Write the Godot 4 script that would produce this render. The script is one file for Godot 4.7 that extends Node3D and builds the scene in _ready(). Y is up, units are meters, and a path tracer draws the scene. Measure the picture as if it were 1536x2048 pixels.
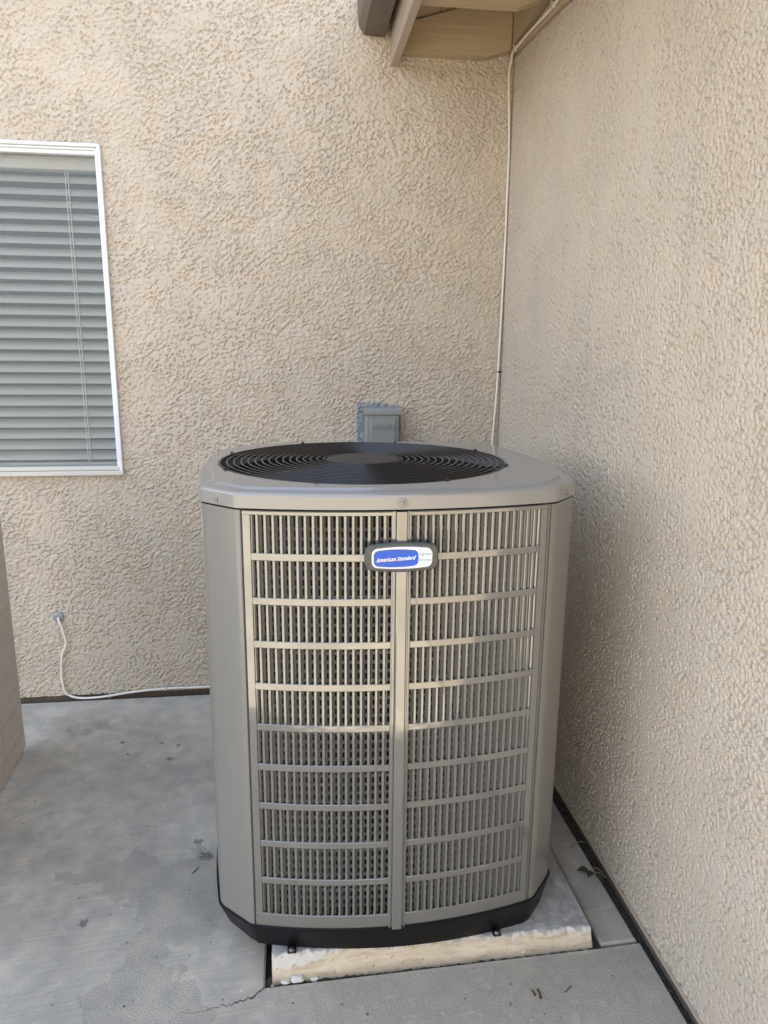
extends Node3D

# ---------------------------------------------------------------- camera, sky, sun, exposure
func setup_view() -> void:
	var cam := Camera3D.new()
	cam.name = "camera"
	cam.transform = Transform3D(Basis(Vector3(0.99207, 0.00821, 0.12539), Vector3(0.01913, 0.97638, -0.21522), Vector3(-0.12419, 0.21591, 0.96848)), Vector3(-0.808, 1.36, 2.759))
	cam.fov = 71.44
	cam.near = 0.05
	cam.far = 500.0
	add_child(cam)
	cam.current = true
	var env := Environment.new()
	env.background_mode = Environment.BG_SKY
	var sky := Sky.new()
	var sm := ProceduralSkyMaterial.new()
	sm.sky_top_color = Color(0.59, 0.665, 0.785)
	sm.sky_horizon_color = Color(0.90, 0.90, 0.89)
	sm.sky_curve = 0.25
	sm.ground_bottom_color = Color(0.35, 0.33, 0.30)
	sm.ground_horizon_color = Color(0.62, 0.62, 0.60)
	sm.energy_multiplier = 1.0
	sky.sky_material = sm
	env.sky = sky
	env.background_energy_multiplier = 1.0
	env.tonemap_mode = Environment.TONE_MAPPER_LINEAR
	env.tonemap_exposure = 4.05
	env.sdfgi_enabled = true
	env.ssao_enabled = true
	env.ssil_enabled = true
	var we := WorldEnvironment.new()
	we.name = "world_environment"
	we.environment = env
	add_child(we)
	var sun := DirectionalLight3D.new()
	sun.name = "sun"
	sun.light_color = Color(1.0, 0.96, 0.89)
	sun.light_energy = 1.6
	sun.light_angular_distance = 0.5
	sun.shadow_enabled = true
	# the sun stands behind the back wall: the whole corner lies in the shade of the house
	sun.look_at_from_position(Vector3(-1.1, 3.0, -1.9), Vector3.ZERO, Vector3.UP)
	add_child(sun)

# ---------------------------------------------------------------- helpers
var names := {}

func numbered(n: String) -> String:
	if not names.has(n):
		names[n] = 0
		return n
	names[n] += 1
	return "%s_%03d" % [n, names[n]]

func thing(called: String, label: String, category: String, at := Vector3.ZERO, group := "") -> Node3D:
	var o := Node3D.new()
	o.name = numbered(called)
	add_child(o)
	o.position = at
	tag(o, label, category, group)
	return o

func tag(o: Node, label: String, category: String, group := "") -> void:
	o.set_meta("label", label)
	o.set_meta("category", category)
	if group != "":
		o.set_meta("group", group)

func part(called: String, mesh: Mesh, mat: Material, parent: Node) -> MeshInstance3D:
	var o := MeshInstance3D.new()
	o.name = numbered(called) if parent == self else called
	o.mesh = mesh
	o.material_override = mat
	o.cast_shadow = GeometryInstance3D.SHADOW_CASTING_SETTING_ON
	parent.add_child(o, true)
	return o

func ST() -> SurfaceTool:
	var s := SurfaceTool.new()
	s.begin(Mesh.PRIMITIVE_TRIANGLES)
	return s

func done(s: SurfaceTool) -> ArrayMesh:
	s.generate_normals()
	return s.commit()

func tri(s: SurfaceTool, a: Vector3, b: Vector3, c: Vector3) -> void:
	s.add_vertex(a); s.add_vertex(b); s.add_vertex(c)

func quad(s: SurfaceTool, a: Vector3, b: Vector3, c: Vector3, d: Vector3) -> void:
	tri(s, a, b, c); tri(s, a, c, d)

# quad with a normal at each corner
func nquad(s: SurfaceTool, a: Vector3, b: Vector3, c: Vector3, d: Vector3, na: Vector3, nb: Vector3, nc: Vector3, nd: Vector3) -> void:
	if (c - a).cross(d - b).dot(na + nb + nc + nd) > 0.0:   # keep the winding on the side of the normals
		var e := b
		b = d
		d = e
		var ne := nb
		nb = nd
		nd = ne
	s.set_normal(na); s.add_vertex(a)
	s.set_normal(nb); s.add_vertex(b)
	s.set_normal(nc); s.add_vertex(c)
	s.set_normal(na); s.add_vertex(a)
	s.set_normal(nc); s.add_vertex(c)
	s.set_normal(nd); s.add_vertex(d)

# box with chamfered edges between two corners, flat shaded
func cbox(s: SurfaceTool, a: Vector3, b: Vector3, c: float, xf := Transform3D.IDENTITY) -> void:
	s.set_smooth_group(-1)
	var m := (a + b) * 0.5
	var h := (b - a).abs() * 0.5
	c = minf(c, minf(h.x, minf(h.y, h.z)) * 0.9)
	var P := func(sx: float, sy: float, sz: float, ax: int) -> Vector3:
		var v := Vector3(sx * (h.x - (0.0 if ax == 0 else c)), sy * (h.y - (0.0 if ax == 1 else c)), sz * (h.z - (0.0 if ax == 2 else c)))
		return xf * (m + v)
	for e in [-1.0, 1.0]:
		var o: Array = [[-1.0, -1.0], [-1.0, 1.0], [1.0, 1.0], [1.0, -1.0]]
		if e < 0:
			o.reverse()
		quad(s, P.call(e, o[3][0], o[3][1], 0), P.call(e, o[2][0], o[2][1], 0), P.call(e, o[1][0], o[1][1], 0), P.call(e, o[0][0], o[0][1], 0))
		quad(s, P.call(o[0][0], e, o[0][1], 1), P.call(o[1][0], e, o[1][1], 1), P.call(o[2][0], e, o[2][1], 1), P.call(o[3][0], e, o[3][1], 1))
		quad(s, P.call(o[3][0], o[3][1], e, 2), P.call(o[2][0], o[2][1], e, 2), P.call(o[1][0], o[1][1], e, 2), P.call(o[0][0], o[0][1], e, 2))
	if c <= 0.0:
		return
	for i in [-1.0, 1.0]:
		for j in [-1.0, 1.0]:
			var f: bool = i * j < 0
			_eq(s, P.call(i, j, -1.0, 0), P.call(i, j, 1.0, 0), P.call(i, j, 1.0, 1), P.call(i, j, -1.0, 1), f)
			_eq(s, P.call(i, -1.0, j, 2), P.call(i, 1.0, j, 2), P.call(i, 1.0, j, 0), P.call(i, -1.0, j, 0), f)
			_eq(s, P.call(-1.0, i, j, 1), P.call(1.0, i, j, 1), P.call(1.0, i, j, 2), P.call(-1.0, i, j, 2), f)
			for k in [-1.0, 1.0]:
				if i * j * k < 0:
					tri(s, P.call(i, j, k, 0), P.call(i, j, k, 2), P.call(i, j, k, 1))
				else:
					tri(s, P.call(i, j, k, 0), P.call(i, j, k, 1), P.call(i, j, k, 2))

func _eq(s: SurfaceTool, a: Vector3, b: Vector3, c: Vector3, d: Vector3, flip: bool) -> void:
	if flip:
		quad(s, a, d, c, b)
	else:
		quad(s, a, b, c, d)

func box_mesh(a: Vector3, b: Vector3, c := 0.002) -> ArrayMesh:
	var s := ST()
	cbox(s, a, b, c)
	return done(s)

# round tube along points
func tube(s: SurfaceTool, pts: Array, r: float, sides := 8, closed := false) -> void:
	var n := pts.size()
	var rings: Array = []
	var nor: Array = []
	var u := Vector3.ZERO
	for i in n:
		var a: Vector3 = pts[(i - 1 + n) % n] if closed or i > 0 else pts[i]
		var b: Vector3 = pts[(i + 1) % n] if closed or i < n - 1 else pts[i]
		var t := (b - a).normalized()
		if u == Vector3.ZERO:
			u = t.cross(Vector3.UP if absf(t.y) < 0.9 else Vector3.RIGHT).normalized()
		u = (u - t * u.dot(t)).normalized()
		var v := t.cross(u)
		var ring: Array = []
		var rn: Array = []
		for k in sides:
			var an := TAU * k / sides
			var d := u * cos(an) + v * sin(an)
			ring.append(pts[i] + d * r)
			rn.append(d)
		rings.append(ring)
		nor.append(rn)
	for i in (n if closed else n - 1):
		var j := (i + 1) % n
		for k in sides:
			var l := (k + 1) % sides
			nquad(s, rings[i][k], rings[j][k], rings[j][l], rings[i][l], nor[i][k], nor[j][k], nor[j][l], nor[i][l])
	if not closed:
		for e in [0, n - 1]:
			var t2: Vector3 = (pts[0] - pts[1]).normalized() if e == 0 else (pts[n - 1] - pts[n - 2]).normalized()
			s.set_normal(t2)
			for k in range(1, sides - 1):
				s.add_vertex(rings[e][0]); s.add_vertex(rings[e][k]); s.add_vertex(rings[e][k + 1])

# smooth curve through points
func curve(pts: Array, step := 0.01) -> Array:
	var c := Curve3D.new()
	c.bake_interval = step
	for i in pts.size():
		var a: Vector3 = pts[maxi(i - 1, 0)]
		var b: Vector3 = pts[mini(i + 1, pts.size() - 1)]
		var t := (b - a) / 6.0
		c.add_point(pts[i], -t, t)
	return Array(c.get_baked_points())

# a 2D outline pushed along an axis; map(p, d) gives the point
func prism(s: SurfaceTool, poly: PackedVector2Array, map: Callable, d0: float, d1: float) -> void:
	s.set_smooth_group(-1)
	var n := poly.size()
	for i in n:
		var j := (i + 1) % n
		quad(s, map.call(poly[i], d0), map.call(poly[j], d0), map.call(poly[j], d1), map.call(poly[i], d1))
	var t := Geometry2D.triangulate_polygon(poly)
	for i in range(0, t.size(), 3):
		tri(s, map.call(poly[t[i]], d0), map.call(poly[t[i + 1]], d0), map.call(poly[t[i + 2]], d0))
		tri(s, map.call(poly[t[i]], d1), map.call(poly[t[i + 2]], d1), map.call(poly[t[i + 1]], d1))

# disc or dome: radius/height profile turned about +y at a place
func lathe(s: SurfaceTool, prof: Array, at: Transform3D, n := 24) -> void:
	for i in prof.size() - 1:
		var p: Vector2 = prof[i]
		var q: Vector2 = prof[i + 1]
		var e := q - p
		var nn := Vector2(e.y, -e.x).normalized()
		if nn.y < 0 and absf(nn.x) < 1e-4:
			nn = -nn
		for k in n:
			var a := TAU * k / n
			var b := TAU * (k + 1) / n
			var f := func(v: Vector2, an: float) -> Vector3: return at * Vector3(v.x * cos(an), v.y, v.x * sin(an))
			var g := func(an: float) -> Vector3: return (at.basis * Vector3(nn.x * cos(an), nn.y, nn.x * sin(an))).normalized()
			nquad(s, f.call(p, a), f.call(p, b), f.call(q, b), f.call(q, a), g.call(a), g.call(b), g.call(b), g.call(a))

func lin(r: float, g: float, b: float) -> Color:
	return Color(r, g, b).linear_to_srgb()

func mat(c: Color, rough := 0.7, metal := 0.0) -> StandardMaterial3D:
	var m := StandardMaterial3D.new()
	m.albedo_color = c
	m.roughness = rough
	m.metallic = metal
	return m

func noise(kind: int, freq: float, oct: int, sd: int) -> FastNoiseLite:
	var n := FastNoiseLite.new()
	n.noise_type = kind
	n.frequency = freq
	n.seed = sd
	if oct > 1:
		n.fractal_type = FastNoiseLite.FRACTAL_FBM
		n.fractal_octaves = oct
	else:
		n.fractal_type = FastNoiseLite.FRACTAL_NONE
	return n

func ntex(n: FastNoiseLite, size: int, ramp: Gradient = null) -> ImageTexture:
	var im := n.get_seamless_image(size, size)
	if ramp != null:
		var o := Image.create(size, size, false, Image.FORMAT_RGB8)
		for y in size:
			for x in size:
				o.set_pixel(x, y, ramp.sample(im.get_pixel(x, y).r))
		im = o
	return ImageTexture.create_from_image(im)

func bumped(m: StandardMaterial3D, tex: Texture2D, cm: float, scale: float) -> StandardMaterial3D:
	m.heightmap_enabled = true
	m.heightmap_texture = tex
	m.heightmap_scale = cm
	m.uv1_triplanar = true
	m.uv1_world_triplanar = true
	m.uv1_scale = Vector3.ONE * scale
	return m

func sstep(a: float, b: float, x: float) -> float:
	var t := clampf((x - a) / (b - a), 0.0, 1.0)
	return t * t * (3.0 - 2.0 * t)

# ---------------------------------------------------------------- materials
var M := {}
var SX := FastNoiseLite.TYPE_SIMPLEX_SMOOTH

func materials() -> void:
	var grain := ntex(noise(SX, 0.06, 3, 11), 256)
	var soft := ntex(noise(SX, 0.012, 2, 12), 256)
	M.stucco = bumped(mat(Color.WHITE, 0.92), grain, 0.05, 6.0)
	M.stucco.vertex_color_use_as_albedo = true
	M.paint = bumped(mat(lin(0.235, 0.230, 0.212), 0.085, 0.42), soft, 0.012, 9.0)
	M.lid = bumped(mat(lin(0.25, 0.245, 0.23), 0.13, 0.0), soft, 0.006, 9.0)
	M.paint.metallic_specular = 0.9
	M.paint.clearcoat_enabled = true
	M.paint.clearcoat = 1.0
	M.paint.clearcoat_roughness = 0.05
	M.lid.metallic_specular = 0.9
	M.post = bumped(mat(lin(0.235, 0.230, 0.212), 0.26, 0.2), soft, 0.010, 9.0)
	M.fin = mat(lin(0.27, 0.262, 0.24), 0.35)
	M.black = mat(lin(0.007, 0.007, 0.008), 0.4)
	M.black.metallic_specular = 0.3
	M.dark = mat(lin(0.02, 0.02, 0.022), 0.6)
	M.wire = mat(lin(0.010, 0.011, 0.014), 0.22)
	M.hub = mat(lin(0.018, 0.020, 0.024), 0.5)
	M.blade = mat(lin(0.10, 0.11, 0.12), 0.45, 0.3)
	M.coil = bumped(mat(lin(0.05, 0.055, 0.06), 0.55, 0.4), grain, 0.3, 20.0)
	M.copper = bumped(mat(lin(0.42, 0.43, 0.44), 0.4, 0.5), grain, 0.15, 40.0)
	M.steel = mat(lin(0.30, 0.30, 0.30), 0.3, 0.8)
	M.bolt = mat(lin(0.10, 0.10, 0.11), 0.15, 0.9)
	M.white = mat(lin(0.78, 0.80, 0.80), 0.35)
	M.sill = bumped(mat(lin(0.60, 0.57, 0.50), 0.45), soft, 0.02, 14.0)
	M.slat = mat(lin(0.33, 0.305, 0.265), 0.4)
	M.cord = mat(lin(0.55, 0.53, 0.48), 0.8)
	M.cable = mat(lin(0.78, 0.74, 0.66), 0.45)
	M.clip = mat(lin(0.55, 0.53, 0.48), 0.5)
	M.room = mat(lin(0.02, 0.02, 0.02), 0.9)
	M.box = mat(lin(0.29, 0.305, 0.295), 0.3, 0.15)
	M.badge = mat(lin(0.075, 0.08, 0.078), 0.5)
	M.blue = mat(lin(0.0, 0.085, 0.55), 0.25)
	M.label = mat(lin(0.82, 0.83, 0.85), 0.25)
	M.letter = mat(lin(0.85, 0.86, 0.88), 0.4)
	M.greyletter = mat(lin(0.22, 0.23, 0.27), 0.5)
	# timber: long soft grain
	var g := noise(SX, 0.05, 3, 21)
	var im := Image.create(256, 256, false, Image.FORMAT_RGB8)
	var bi := Image.create(256, 256, false, Image.FORMAT_L8)
	for y in 256:
		for x in 256:
			var w := sin(PI * x / 255.0)
			var v := g.get_noise_2d(x * 0.12 + 9.0 * sin(TAU * x / 256.0) * 0.1, y * 3.0)
			var u := 0.5 + 0.5 * v * (0.4 + 0.6 * w)
			im.set_pixel(x, y, Color(0.94 + 0.12 * (u - 0.5), 0.94 + 0.13 * (u - 0.5), 0.94 + 0.15 * (u - 0.5)))
			bi.set_pixel(x, y, Color(u, u, u))
	var wt := ImageTexture.create_from_image(im)
	var wb := ImageTexture.create_from_image(bi)
	for k in [["wood", lin(0.53, 0.405, 0.265)], ["fascia", lin(0.50, 0.41, 0.33)], ["gate", lin(0.70, 0.62, 0.54)]]:
		var m := mat(k[1], 0.65)
		m.albedo_texture = wt
		bumped(m, wb, 0.08, 1.6)
		M[k[0]] = m
	M.gate.uv1_scale = Vector3(1.6, 0.7, 1.6)
	M.gutter = bumped(mat(lin(0.115, 0.085, 0.068), 0.42), soft, 0.02, 4.0)
	M.dirt = bumped(mat(lin(0.06, 0.05, 0.04), 0.95), grain, 1.0, 8.0)
	M.footing = bumped(mat(lin(0.13, 0.105, 0.08), 0.95), grain, 0.3, 8.0)
	M.stone = bumped(mat(lin(0.62, 0.60, 0.55), 0.9), grain, 0.2, 20.0)
	M.leaf = mat(lin(0.035, 0.055, 0.03), 0.75)
	M.stem = mat(lin(0.25, 0.21, 0.15), 0.8)
	M.twig = mat(lin(0.10, 0.055, 0.03), 0.85)
	M.blockwall = bumped(mat(lin(0.46, 0.40, 0.33), 0.9), grain, 0.3, 3.0)
	M.roof = mat(lin(0.13, 0.11, 0.10), 0.9)

# ---------------------------------------------------------------- ground
func seg_dist(p: Vector2, pts: Array) -> float:
	var d := 1e9
	for i in pts.size() - 1:
		d = minf(d, p.distance_to(Geometry2D.get_closest_point_to_segment(p, pts[i], pts[i + 1])))
	return d

func in_poly_dist(p: Vector2, poly: PackedVector2Array) -> float:
	var d := 1e9
	for i in poly.size():
		d = minf(d, p.distance_to(Geometry2D.get_closest_point_to_segment(p, poly[i], poly[(i + 1) % poly.size()])))
	return d if Geometry2D.is_point_in_polygon(p, poly) else -d

const GX := -2.0
const GS := 2.05
const GN := 1600

func concrete_material() -> StandardMaterial3D:
	var worn := PackedVector2Array([Vector2(-1.44, 1.03), Vector2(-1.313, 0.99), Vector2(-1.256, 0.946), Vector2(-1.163, 1.0), Vector2(-1.09, 0.966), Vector2(-1.0, 1.04), Vector2(-0.99, 1.2), Vector2(-1.035, 1.273), Vector2(-1.113, 1.294), Vector2(-1.127, 1.314), Vector2(-1.075, 1.395), Vector2(-1.0, 1.442), Vector2(-1.007, 1.478), Vector2(-1.012, 1.65), Vector2(-1.29, 1.65), Vector2(-1.284, 1.408), Vector2(-1.216, 1.365), Vector2(-1.226, 1.295), Vector2(-1.21, 1.238), Vector2(-1.204, 1.207), Vector2(-1.237, 1.162), Vector2(-1.3, 1.11)])
	var crack := [Vector2(-0.894, 1.436), Vector2(-0.914, 1.450), Vector2(-0.922, 1.459), Vector2(-0.945, 1.461), Vector2(-0.958, 1.470), Vector2(-0.985, 1.470), Vector2(-1.017, 1.479), Vector2(-1.07, 1.476)]
	var drops := [Vector3(-1.251, 0.485, 0.013), Vector3(-1.234, 0.397, 0.010), Vector3(-1.296, 0.376, 0.008), Vector3(-1.434, 0.357, 0.009), Vector3(-1.40, 0.437, 0.007), Vector3(-1.07, 0.99, 0.02), Vector3(-1.10, 0.93, 0.014), Vector3(-1.34, 1.2, 0.012)]
	var smear := [Vector2(-1.65, 0.24), Vector2(-1.61, 0.262), Vector2(-1.575, 0.25), Vector2(-1.54, 0.222)]
	var big := noise(SX, 2.4, 4, 31)
	var mid := noise(SX, 11.0, 4, 32)
	var wig := noise(SX, 14.0, 3, 33)
	var fine := noise(SX, 250.0, 2, 34)
	var streak := noise(SX, 1.0, 3, 35)
	var speck := noise(FastNoiseLite.TYPE_CELLULAR, 28.0, 1, 36)
	var rng := RandomNumberGenerator.new()
	rng.seed = 5
	# coarse masks at 1/8 of the size
	var cn := GN / 8 + 1
	var wm := PackedFloat32Array(); wm.resize(cn * cn)
	var sm := PackedFloat32Array(); sm.resize(cn * cn)
	for j in cn:
		for i in cn:
			var p := Vector2(GX + GS * (i * 8.0) / GN, GS * (j * 8.0) / GN)
			wm[j * cn + i] = in_poly_dist(p, worn)
			sm[j * cn + i] = seg_dist(p, smear)
	var data := PackedByteArray(); data.resize(GN * GN * 3)
	var hgt := PackedByteArray(); hgt.resize(GN * GN)
	for j in GN:
		var z := GS * j / GN
		for i in GN:
			var x := GX + GS * i / GN
			var b := big.get_noise_2d(x, z)
			var m := mid.get_noise_2d(x, z)
			var f := fine.get_noise_2d(x, z)
			var st := streak.get_noise_2d(x * 5.0 - z * 1.2, z * 120.0 + x * 14.0)
			var ci := (j >> 3) * cn + (i >> 3)
			var fx := (i & 7) / 8.0
			var fz := (j & 7) / 8.0
			var w := lerpf(lerpf(wm[ci], wm[ci + 1], fx), lerpf(wm[ci + cn], wm[ci + cn + 1], fx), fz)
			var wg := wig.get_noise_2d(x, z)
			w += 0.05 * wg
			var wear := sstep(-0.004, 0.006, w)
			if z > 1.43 and x > -0.9:
				wear = maxf(wear, sstep(-0.12, 0.08, m + b * 0.6 + 0.1 + clampf((x + 0.8) * 3.0, -0.5, 0.2)) * 0.8)
			var v := 1.0 + 0.20 * b + 0.17 * m + 0.09 * st * (1.0 - wear) + 0.16 * f
			v += 0.10 * sstep(0.15, 0.4, wg + b * 0.5) * (1.0 - wear)
			v *= 1.0 - wear * (0.15 - 0.30 * f)
			var s := lerpf(lerpf(sm[ci], sm[ci + 1], fx), lerpf(sm[ci + cn], sm[ci + cn + 1], fx), fz)
			v *= 1.0 - 0.26 * sstep(0.05, 0.0, s + 0.03 * wg)
			var warm := 0.03 * m + 0.015
			var k := 0.385 * v
			var o := (j * GN + i) * 3
			data[o] = clampi(int(pow(clampf(k * (1.075 + warm), 0.0, 1.0), 0.4545) * 255.0), 0, 255)
			data[o + 1] = clampi(int(pow(clampf(k, 0.0, 1.0), 0.4545) * 255.0), 0, 255)
			data[o + 2] = clampi(int(pow(clampf(k * (0.85 - warm), 0.0, 1.0), 0.4545) * 255.0), 0, 255)
			hgt[j * GN + i] = clampi(int(128.0 + 40.0 * f * (0.6 + wear) + 34.0 * st * (1.0 - wear) - 34.0 * wear + 18.0 * m), 0, 255)
	# crack, drops and specks drawn over
	var put := func(p: Vector2, r: float, mul: float, dh: int, ragged: float) -> void:
		var n := int(r * 1.6 * GN / GS) + 1
		var ci2 := int((p.x - GX) / GS * GN)
		var cj := int(p.y / GS * GN)
		for jj in range(maxi(cj - n, 0), mini(cj + n + 1, GN)):
			for ii in range(maxi(ci2 - n, 0), mini(ci2 + n + 1, GN)):
				var q := Vector2(GX + GS * ii / GN, GS * jj / GN)
				var d := q.distance_to(p) / r + ragged * wig.get_noise_2d(q.x * 5.0, q.y * 5.0)
				var a := sstep(1.0, 0.75, d)
				if a > 0.0:
					var oo := (jj * GN + ii) * 3
					for c in 3:
						data[oo + c] = clampi(int(data[oo + c] * lerpf(1.0, mul, a)), 0, 255)
					hgt[jj * GN + ii] = clampi(hgt[jj * GN + ii] + int(dh * a), 0, 255)
	for i in crack.size() - 1:
		for t in 14:
			var p: Vector2 = crack[i].lerp(crack[i + 1], t / 14.0)
			p += Vector2(0, 0.006 * wig.get_noise_2d(p.x * 6.0, p.y * 6.0))
			put.call(p, 0.0022 - 0.0009 * i / crack.size(), 0.66, -60, 0.0)
	for d in drops:
		put.call(Vector2(d.x, d.y), d.z, 0.72, 0, 0.7)
	for i in 420:
		var p := Vector2(rng.randf_range(-1.9, 0.0), rng.randf_range(0.05, 1.75))
		put.call(p, rng.randf_range(0.0010, 0.0032), rng.randf_range(0.45, 0.75) if rng.randf() < 0.7 else 1.2, -20, 0.5)
	var im := Image.create_from_data(GN, GN, false, Image.FORMAT_RGB8, data)
	var hm := Image.create_from_data(GN, GN, false, Image.FORMAT_L8, hgt)
	var m2 := mat(Color.WHITE, 0.88)
	m2.albedo_texture = ImageTexture.create_from_image(im)
	m2.heightmap_enabled = true
	m2.heightmap_texture = ImageTexture.create_from_image(hm)
	m2.heightmap_scale = 0.22
	return m2

# slab of an outline in x and z, with rounded top edge
func slab(poly: PackedVector2Array, top: float, bottom: float, r: float) -> ArrayMesh:
	var s := ST()
	s.set_smooth_group(-1)
	var inner: PackedVector2Array = Geometry2D.offset_polygon(poly, -r, Geometry2D.JOIN_MITER)[0]
	# corners of the inner outline in the order of the outer one
	var n := poly.size()
	var inn := PackedVector2Array()
	for p in poly:
		var best := inner[0]
		for q in inner:
			if q.distance_to(p) < best.distance_to(p):
				best = q
		inn.append(best)
	var uv := func(v: Vector3) -> void:
		s.set_uv(Vector2((v.x - GX) / GS, v.z / GS))
		s.add_vertex(v)
	var t := Geometry2D.triangulate_polygon(inn)
	for i in range(0, t.size(), 3):
		for k in 3:
			uv.call(Vector3(inn[t[i + k]].x, top, inn[t[i + k]].y))
	for i in n:
		var j := (i + 1) % n
		var rows := [[inn, top], [poly, top - r], [poly, bottom]]
		for k in 2:
			var a: PackedVector2Array = rows[k][0]
			var b: PackedVector2Array = rows[k + 1][0]
			var va := Vector3(a[i].x, rows[k][1], a[i].y)
			var vb := Vector3(a[j].x, rows[k][1], a[j].y)
			var vc := Vector3(b[j].x, rows[k + 1][1], b[j].y)
			var vd := Vector3(b[i].x, rows[k + 1][1], b[i].y)
			for v in [va, vb, vc, va, vc, vd]:
				uv.call(v)
	s.generate_normals()
	return s.commit()

func build_ground() -> void:
	var g := ST()
	quad(g, Vector3(-150, -0.05, -150), Vector3(150, -0.05, -150), Vector3(150, -0.05, 150), Vector3(-150, -0.05, 150))
	var gm := part("ground", done(g), M.dirt, self)
	gm.set_meta("kind", "structure")
	M.concrete = concrete_material()
	# one pour: the area left of the pad and the apron before it
	var a := part("concrete_paving", slab(PackedVector2Array([Vector2(-6, 0.014), Vector2(-0.897, 0.014), Vector2(-0.894, 1.434), Vector2(-0.118, 1.418), Vector2(-0.012, 1.414), Vector2(-0.012, 9.0), Vector2(-6, 9.0)]), 0.0, -0.05, 0.004), M.concrete, self)
	a.set_meta("kind", "structure")
	var b := part("concrete_strip", slab(PackedVector2Array([Vector2(-0.108, 0.014), Vector2(-0.030, 0.014), Vector2(-0.018, 1.408), Vector2(-0.108, 1.412)]), 0.002, -0.05, 0.005), M.concrete, self)
	b.set_meta("kind", "structure")

# ---------------------------------------------------------------- stucco walls
# Heights on a grid: u along the wall, v up. Returns the mesh of the rendered face with vertex colours.
func axis_steps(a: float, b: float, fine0: float, fine1: float, step: float, coarse: float) -> PackedFloat32Array:
	var o := PackedFloat32Array()
	var x := a
	while x < b - 1e-6:
		o.append(x)
		x += step if x >= fine0 - 1e-6 and x < fine1 else coarse
		if x > fine0 and o[-1] < fine0 - 1e-6:
			x = fine0
	o.append(b)
	return o

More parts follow.
